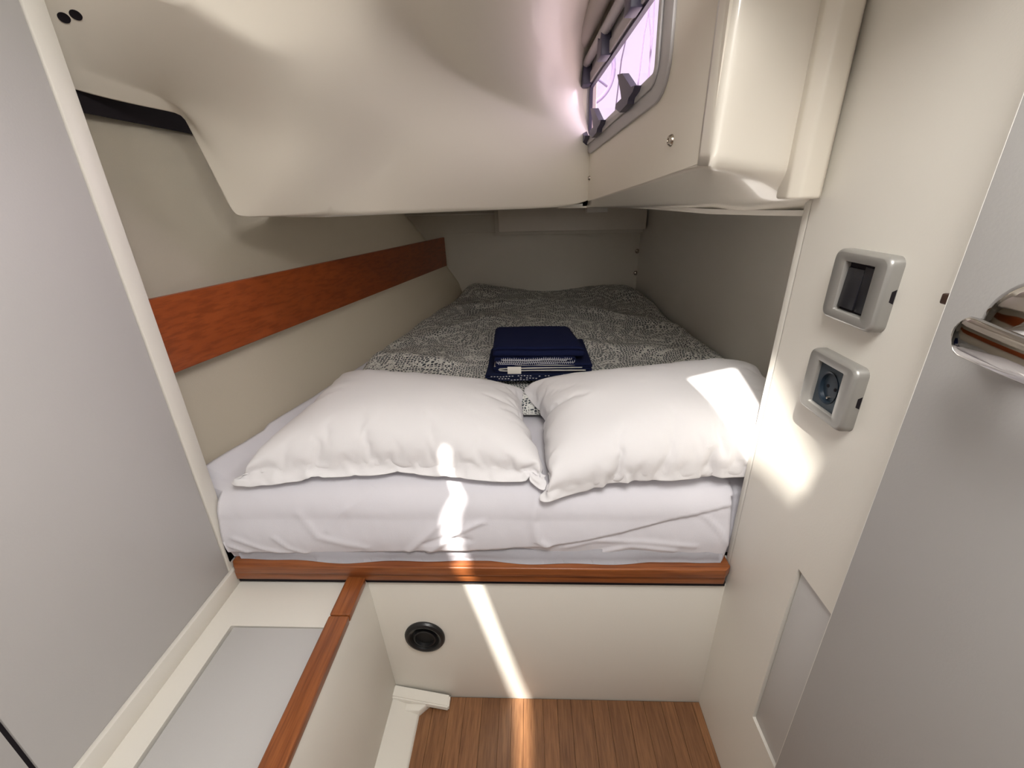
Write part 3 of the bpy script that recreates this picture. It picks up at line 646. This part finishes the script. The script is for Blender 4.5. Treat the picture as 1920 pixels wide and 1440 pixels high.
# loose hem flap of the sheet resting on the capping
def flap(x0, x1, d):
    bm = bmesh.new(); n = 120; r0 = []; r1 = []; r2 = []
    for i in range(n+1):
        t = i/n; x = x0+(x1-x0)*t; k = max(.08, min(1, math.sin(math.pi*t)*4)*(.45+.35*math.sin(x*11+.6)+.25*math.sin(x*27+2)))
        r0.append(bm.verts.new((x, .8545, .585))); r1.append(bm.verts.new((x, .8545-d*k*.35-.002, .558+.0015*math.sin(x*90)))); r2.append(bm.verts.new((x, .858-d*k-.003, .5435)))
    for A, Bq in ((r0, r1), (r1, r2)):
        for i in range(n): bm.faces.new((A[i], A[i+1], Bq[i+1], Bq[i]))
    bmesh.ops.solidify(bm, geom=bm.faces[:], thickness=.0012)
    return fin('sheet_hem', bm, SHEET, smooth=True)
keep(flap(-.755, .475, .014), mt)

# ================================================================== PILLOWS (cloth simulated once, kept as plain meshes)
def pillow_sim(name, BL, BR, TR, TL, seed, press, nx=92, ny=62, fl=.035, flf=.075, shrink=0.0):
    BL, BR, TR, TL = map(Vector, (BL, BR, TR, TL))
    bm = bmesh.new(); top = {}; bot = {}; mx_, my_ = max(1, round(fl*nx)), max(1, round(flf*ny))
    for i in range(nx+1):
        for j in range(ny+1):
            u, v = i/nx, j/ny; p = BL.lerp(BR, u).lerp(TL.lerp(TR, u), v)+Vector((0, 0, .008*noise.noise(Vector((u*6+seed, v*5, seed)))+.004*noise.noise(Vector((u*15+seed, v*12, seed+3)))))
            k = (mx_ <= i <= nx-mx_) and (my_ <= j <= ny-1); inn = (mx_ < i < nx-mx_) and (my_ < j < ny-1)
            top[i, j] = bm.verts.new(p+Vector((0, 0, .01 if inn else 0))); bot[i, j] = bm.verts.new(p-Vector((0, 0, .01))) if inn else top[i, j]
    for i in range(nx):
        for j in range(ny):
            q = [top[i, j], top[i+1, j], top[i+1, j+1], top[i, j+1]]; bm.faces.new(q)
            q2 = [bot[i, j], bot[i, j+1], bot[i+1, j+1], bot[i+1, j]]
            if set(q2) != set(q): bm.faces.new(q2)
    bm.verts.index_update(); inner = [v.index for dct in (top, bot) for k, v in dct.items() if mx_ < k[0] < nx-mx_ and my_ < k[1] < ny-1]
    me = bpy.data.meshes.new(name); bm.to_mesh(me); bm.free(); o = bpy.data.objects.new(name, me); COL.objects.link(o)
    vg = o.vertex_groups.new(name='press'); vg.add(list(set(inner)), 1, 'REPLACE')
    c = o.modifiers.new('c', 'CLOTH'); st = c.settings
    st.quality = 6; st.mass = .14; st.tension_stiffness = 25; st.compression_stiffness = 25; st.shear_stiffness = 12; st.bending_stiffness = .12
    st.use_pressure = True; st.uniform_pressure_force = press; st.vertex_group_pressure = 'press'; st.tension_damping = 8; st.air_damping = 3; st.shrink_min = shrink
    c.collision_settings.use_collision = True; c.collision_settings.distance_min = .004; c.collision_settings.collision_quality = 3
    c.point_cache.frame_start = 1; c.point_cache.frame_end = 60
    return o
def collider(x0, x1, y0, y1, z0, z1, th=.004):
    bm = bmesh.new(); box(bm, x0, x1, y0, y1, z0, z1, .03, 3); me = bpy.data.meshes.new('collider'); bm.to_mesh(me); bm.free()
    o = bpy.data.objects.new('collider', me); COL.objects.link(o); o.modifiers.new('c', 'COLLISION'); o.collision.thickness_outer = th; return o
S.frame_start = 1; S.frame_end = 60
cols = [collider(-1, 1, .875, 2.9, .5, .766), collider(-.62, .85, 1.30, 2.9, .6, .815), collider(.79, .9, .7, 2.9, .6, 1.2)]
pa = pillow_sim('pillow', (-.77, .885, .800), (.085, .870, .815), (.030, 1.37, .86), (-.665, 1.43, .86), 1, 40)
pb_ = pillow_sim('pillow.001', (-.005, .838, .79), (.775, .872, .81), (.785, 1.47, .87), (-.050, 1.36, .86), 2, 40, fl=.03, flf=.05)
SIMF = 44
for f in range(1, SIMF+1): S.frame_set(f)
dg = bpy.context.evaluated_depsgraph_get(); res = []
for o in (pa, pb_):
    me = bpy.data.meshes.new_from_object(o.evaluated_get(dg)); res.append(me)
for o in [pa, pb_]+cols: bpy.data.objects.remove(o)
S.frame_set(1)
for me, lab, nm in zip(res, ('left pillow in a white pillowcase with a wide flat front hem', 'right pillow in a crumpled white pillowcase lying beside the bulkhead edge'), ('pillow', 'pillow.001')):
    o = link('pillow', me, PILLOW, None, True); me.materials.clear(); me.materials.append(PILLOW)
    so_ = o.modifiers.new('solid', 'SOLIDIFY'); so_.thickness = .0012; so_.offset = 0
    sb = o.modifiers.new('sub', 'SUBSURF'); sb.levels = 1; sb.render_levels = 1
    tag(o, lab, 'pillow', 'white pillows at the head of the berth')
    zs = [v.co.z for v in me.vertices]; print('PILLOW', min(zs), max(zs))

# ================================================================== DUVET
def duvL(Y): return max(float(np.interp(Y, [1.2, 1.45, 1.62, 1.73, 2.85], [-.60, -.63, -.655, -.655, -.60])), hullX(Y, .82)+.030)
def duvR(Y): return .828-.0795*(Y-.853)-.014-.012*math.sin(Y*7)
Ya, Yb = 1.225, 2.80
def duvZ(X, Y, u, v):
    base = .818+.042*sstep(1.35, 2.7, Y)
    b = .020*fbm(X*2.4, Y*2.2, 4.0, 1, 2)+.008*fbm(X*6+Y*2, Y*5-X*3, 8.0, 1, 3)+.0025*fbm(X*16+Y*9, Y*14, 3.0, 1, 2)
    # soft folds
    for (xa, ya, xb, yb, amp, wd) in ((-.60, 1.62, -.25, 1.50, .022, .045), (-.55, 1.80, -.2, 2.15, .014, .05), (.15, 1.75, .7, 1.62, .014, .05), (.35, 2.2, .72, 1.9, .016, .05), (-.35, 2.35, .1, 2.5, .014, .06), (.2, 2.1, -.1, 1.75, .012, .04), (-.62, 1.50, -.58, 1.66, .016, .03)):
        dx_, dy_ = xb-xa, yb-ya; t = max(0, min(1, ((X-xa)*dx_+(Y-ya)*dy_)/(dx_*dx_+dy_*dy_))); d = math.hypot(X-xa-dx_*t, Y-ya-dy_*t)
        b += amp*math.exp(-(d/wd)**2)*(.5+.5*math.sin(math.pi*(t*.8+.1)))
    b += .035*math.exp(-((X+.30)/.13)**2)*sstep(2.45, 2.75, Y)+.014*math.exp(-((X-.45)/.25)**2)*sstep(2.4, 2.7, Y)-.012*math.exp(-((X-.10)/.12)**2)*sstep(2.4, 2.7, Y)
    fx = .0 if False else 1
    # flatten below the towels
    m = math.exp(-(((X-.03)/.22)**4+((Y-1.47)/.20)**4)); return base+b*(1-m)+m*.004
bm = bmesh.new(); uvs = {}; NU, NV = 190, 190; g = []
for i in range(NU+1):
    u = i/NU; row = []
    for j in range(NV+1):
        v = j/NV; Y = Ya+(Yb-Ya)*v; a, b = duvL(Y), duvR(Y)
        # edge round-over: outer 6% of the cloth turns down
        e = min(u, 1-u)/.05; ev = min(v/.04 if v < .5 else 9, (1-v)/.03)
        k = min(1, e); kv = min(1, ev)
        X = a+(b-a)*u; z = duvZ(X, Y, u, v)
        zf_ = z; drop = (1-math.sqrt(max(0, 1-(1-k)**2)))+(1-math.sqrt(max(0, 1-(1-kv)**2)))
        z = z-(z-.778)*min(1, drop)
        X += .010*(1 if u < .5 else -1)*(-(1-k))*0
        p = bm.verts.new((X, Y, z)); row.append(p); uvs[p] = (X+(.9 if u > .5 else -.9)*min(.06, (zf_-z))*(e < 1), Y-.9*(zf_-z)*(1 if v < .1 else 0))
    g.append(row)
ul_ = bm.loops.layers.uv.new('UVMap')
for i in range(NU):
    for j in range(NV):
        f = bm.faces.new((g[i][j], g[i+1][j], g[i+1][j+1], g[i][j+1]))
        for l in f.loops: l[ul_].uv = uvs[l.vert]
        f.smooth = True
bnd = [g[i][0] for i in range(NU+1)]+[g[NU][j] for j in range(1, NV+1)]+[g[i][NV] for i in range(NU-1, -1, -1)]+[g[0][j] for j in range(NV-1, 0, -1)]
lo = [bm.verts.new((v.co.x, v.co.y, .770)) for v in bnd]
for q in lo: uvs[q] = (q.co.x, q.co.y)
for k in range(len(bnd)):
    f = bm.faces.new((bnd[k], lo[k], lo[(k+1) % len(bnd)], bnd[(k+1) % len(bnd)])); f.smooth = True
    for l in f.loops: l[ul_].uv = uvs[l.vert]
f = bm.faces.new(lo)
me = bpy.data.meshes.new('duvet'); bm.to_mesh(me); bm.free(); dv = link('duvet', me, DUVET)
tag(dv, 'rumpled duvet in a grey and white pebble print spread over the foot of the berth', 'duvet')

# ================================================================== FOLDED TOWELS
TZ = .8405
def ribbon(path, t, y0, y1, m, name, wob=.003, seed=0, ny=26, yfun=None, closed_round=True):
    """serpentine cloth seen end-on: path of (x, z), thickness t, swept from y0 to y1"""
    # densify
    dens = []
    for (xa, za), (xb, zb) in zip(path, path[1:]):
        n = max(1, int(math.hypot(xb-xa, zb-za)/.008))
        for k in range(n): dens.append((xa+(xb-xa)*k/n, za+(zb-za)*k/n))
    dens.append(path[-1]); bm = bmesh.new(); rows = []
    def ringpts(Y, pull):
        L1, L2 = [], []
        for i, (x, z) in enumerate(dens):
            a = dens[max(0, i-1)]; b = dens[min(len(dens)-1, i+1)]; tx, tz = b[0]-a[0], b[1]-a[1]; l = math.hypot(tx, tz) or 1; nx_, nz_ = -tz/l, tx/l
            w = wob*fbm(x*9, Y*9, seed, 1, 2); xx = x+(wob*1.2*fbm(Y*8, z*40, seed+2, 1, 2)); hh = t/2*pull
            L1.append((xx+nx_*hh, z+nz_*hh+w)); L2.append((xx-nx_*hh, z-nz_*hh+w))
        return L1+L2[::-1]
    Ys = [(y0, .25), (y0+.0015, .75), (y0+.004, 1)]+[(y0+.004+(y1-y0-.008)*k/ny, 1) for k in range(1, ny)]+[(y1-.004, 1), (y1-.0015, .75), (y1, .25)]
    for Y, pull in Ys:
        rows.append([bm.verts.new((x, Y+(.003*fbm(x*8, z*60, seed+5, 1, 2)), z)) for x, z in ringpts(Y, pull)])
    n = len(rows[0])
    for i in range(len(rows)-1):
        for k in range(n): bm.faces.new((rows[i][k], rows[i][(k+1) % n], rows[i+1][(k+1) % n], rows[i+1][k]))
    h = n//2
    for r in (rows[0], rows[-1]):
        for k in range(h-1): bm.faces.new((r[k], r[k+1], r[n-2-k], r[n-1-k]))
    return fin(name, bm, m, smooth=True)
def serp(xl_, xr_, z0, n, pitch, ins=0.0, start_left=True):
    """serpentine of n layers with U bends"""
    pts = []; r = pitch/2
    for i in range(n):
        z = z0+pitch*i; fwd = (i % 2 == 0) == start_left; a, b = (xl_+r, xr_-r) if fwd else (xr_-r, xl_+r)
        pts += [(a, z), (b, z)]
        if i < n-1:
            s = 1 if b > a else -1
            for k in range(1, 6):
                an = -math.pi/2+math.pi*k/6; pts.append((b+s*r*math.cos(an), z+r+r*math.sin(an)))
    return pts
def stitches(name, spans, y, m, h=.005, step=.0075, seed=0, dash=False):
    bm = bmesh.new(); rr = random.Random(seed)
    for (xa, za, xb, zb) in spans:
        n = int(abs(xb-xa)/step); pts = []
        for k in range(n+1):
            t = k/n; x = xa+(xb-xa)*t; z = za+(zb-za)*t+.0012*math.sin(x*50+seed)+rr.uniform(-.0004, .0004)
            if dash:
                if rr.random() < .85: box(bm, x, x+step*.55, y-.002, y+.001, z-.0009, z+.0009)
            else:
                box(bm, x, x+.0015, y-.002, y+.001, z, z+h*rr.uniform(.8, 1.3)); pts.append(Vector((x, y-.0008, z)))
        if pts: tube(bm, pts, .0009, 5)
    return fin(name, bm, m)
# bottom towel : dark navy knit with pale dashes
o1 = thing('folded_towel', 'dark navy dash-stitched towel at the bottom of the folded stack', 'towel', (.03, 1.46, TZ), 'folded navy towels on the duvet')
keep(ribbon(serp(-.140, .185, TZ+.005, 3, .0085), .0075, 1.325, 1.60, NAVY2, 'towel_cloth', .0022, 1), o1)
keep(tag(stitches('edge_stitching', [(-.125, TZ+.019, .06, TZ+.021), (-.10, TZ+.012, .02, TZ+.0125), (-.07, TZ+.0065, .0, TZ+.006), (.10, TZ+.023, .15, TZ+.022)], 1.3235, STITCH, step=.0095, seed=3, dash=True), kind='stuff'), o1)
# striped fleece with off-white lining and tag
z2 = TZ+.026
o2 = thing('folded_towel', 'navy blanket with white lining and white tag in the folded stack', 'towel', (.03, 1.46, z2), 'folded navy towels on the duvet')
keep(ribbon(serp(-.115, .200, z2+.0045, 4, .0075), .0064, 1.335, 1.605, NAVY, 'blanket_cloth', .0018, 4), o2)
keep(ribbon([(.182, z2+.0085), (-.08, z2+.0085), (-.095, z2+.0098), (-.099, z2+.0125), (-.095, z2+.0150), (-.08, z2+.0165), (.170, z2+.0185)], .0036, 1.3305, 1.45, FLEECE, 'white_lining', .0014, 6), o2)
keep(ribbon([(.192, z2+.0275), (.14, z2+.0262), (-.02, z2+.0255), (-.105, z2+.0262), (-.113, z2+.022)], .0022, 1.334, 1.60, FLEECE, 'pale_edge', .001, 7), o2)
tg = boxo('care_tag', -.070, -.026, 1.3245, 1.326, z2+.001, z2+.0255, TAGM, bev=.0004); keep(tg, o2); tag(tg, 'white cloth care tag')
# stitched blanket
z3 = TZ+.054
o3 = thing('folded_towel', 'indigo blanket with pale blanket-stitched edges, second from the top of the stack', 'towel', (.02, 1.47, z3), 'folded navy towels on the duvet')
keep(ribbon(serp(-.110, .150, z3+.004, 3, .0075), .0062, 1.340, 1.61, NAVY, 'blanket_cloth', .002, 9), o3)
keep(tag(stitches('edge_stitching', [(-.105, z3+.006, .145, z3+.0075), (-.09, z3+.0155, .135, z3+.018), (-.10, z3+.0005, .14, z3+.0015), (-.085, z3+.0125, .12, z3+.014)], 1.3385, STITCH, step=.0068, seed=5), kind='stuff'), o3)
# top towel : plain navy, soft rounded fold
z4 = TZ+.0745
o4 = thing('folded_towel', 'plain navy fleece towel on top of the folded stack', 'towel', (.03, 1.48, z4), 'folded navy towels on the duvet')
def ytowel(name, xa0, xa1, y0, y1, z0, n, pitch, t, seed):
    """serpentine folded in depth: front shows rounded rolls"""
    path = serp(y0, y1, z0, n, pitch, start_left=False); bm = bmesh.new(); dens = []
    for (a, b), (c, d) in zip(path, path[1:]):
        k_ = max(1, int(math.hypot(c-a, d-b)/.008))
        for k in range(k_): dens.append((a+(c-a)*k/k_, b+(d-b)*k/k_))
    dens.append(path[-1]); rows = []; nX = 34
    for i in range(nX+1):
        u = i/nX; edge = min(1, min(u, 1-u)/.06); pull = .35+.65*math.sqrt(max(0, 1-(1-edge)**2)); L1, L2 = [], []
        for q, (y, z) in enumerate(dens):
            a = dens[max(0, q-1)]; b = dens[min(len(dens)-1, q+1)]; ty, tz = b[0]-a[0], b[1]-a[1]; l = math.hypot(ty, tz) or 1
            f = (y-y0)/(y1-y0); xa = xa0[0]+(xa1[0]-xa0[0])*f; xb = xa0[1]+(xa1[1]-xa0[1])*f; x = xa+(xb-xa)*u
            w = .0028*fbm(x*8, y*8, seed+z*20, 1, 2)-.004*(1-edge)*(z-z0)/.02; hh = t/2*pull
            L1.append((x, y-tz/l*hh+.003*fbm(x*7, z*50, seed, 1, 2), z+ty/l*hh+w)); L2.append((x, y+tz/l*hh+.003*fbm(x*7, z*50, seed, 1, 2), z-ty/l*hh+w))
        rows.append([bm.verts.new(p) for p in L1+L2[::-1]])
    n_ = len(rows[0])
    for i in range(nX):
        for k in range(n_): bm.faces.new((rows[i][k], rows[i][(k+1) % n_], rows[i+1][(k+1) % n_], rows[i+1][k]))
    for r in (rows[0], rows[-1]):
        for k in range(n_//2-1): bm.faces.new((r[k], r[k+1], r[n_-2-k], r[n_-1-k]))
    return fin(name, bm, m_, smooth=True)
m_ = NAVY
keep(ytowel('towel_cloth', (-.118, .180), (-.125, .150), 1.352, 1.605, z4+.006, 3, .0108, .0100, 12), o4)
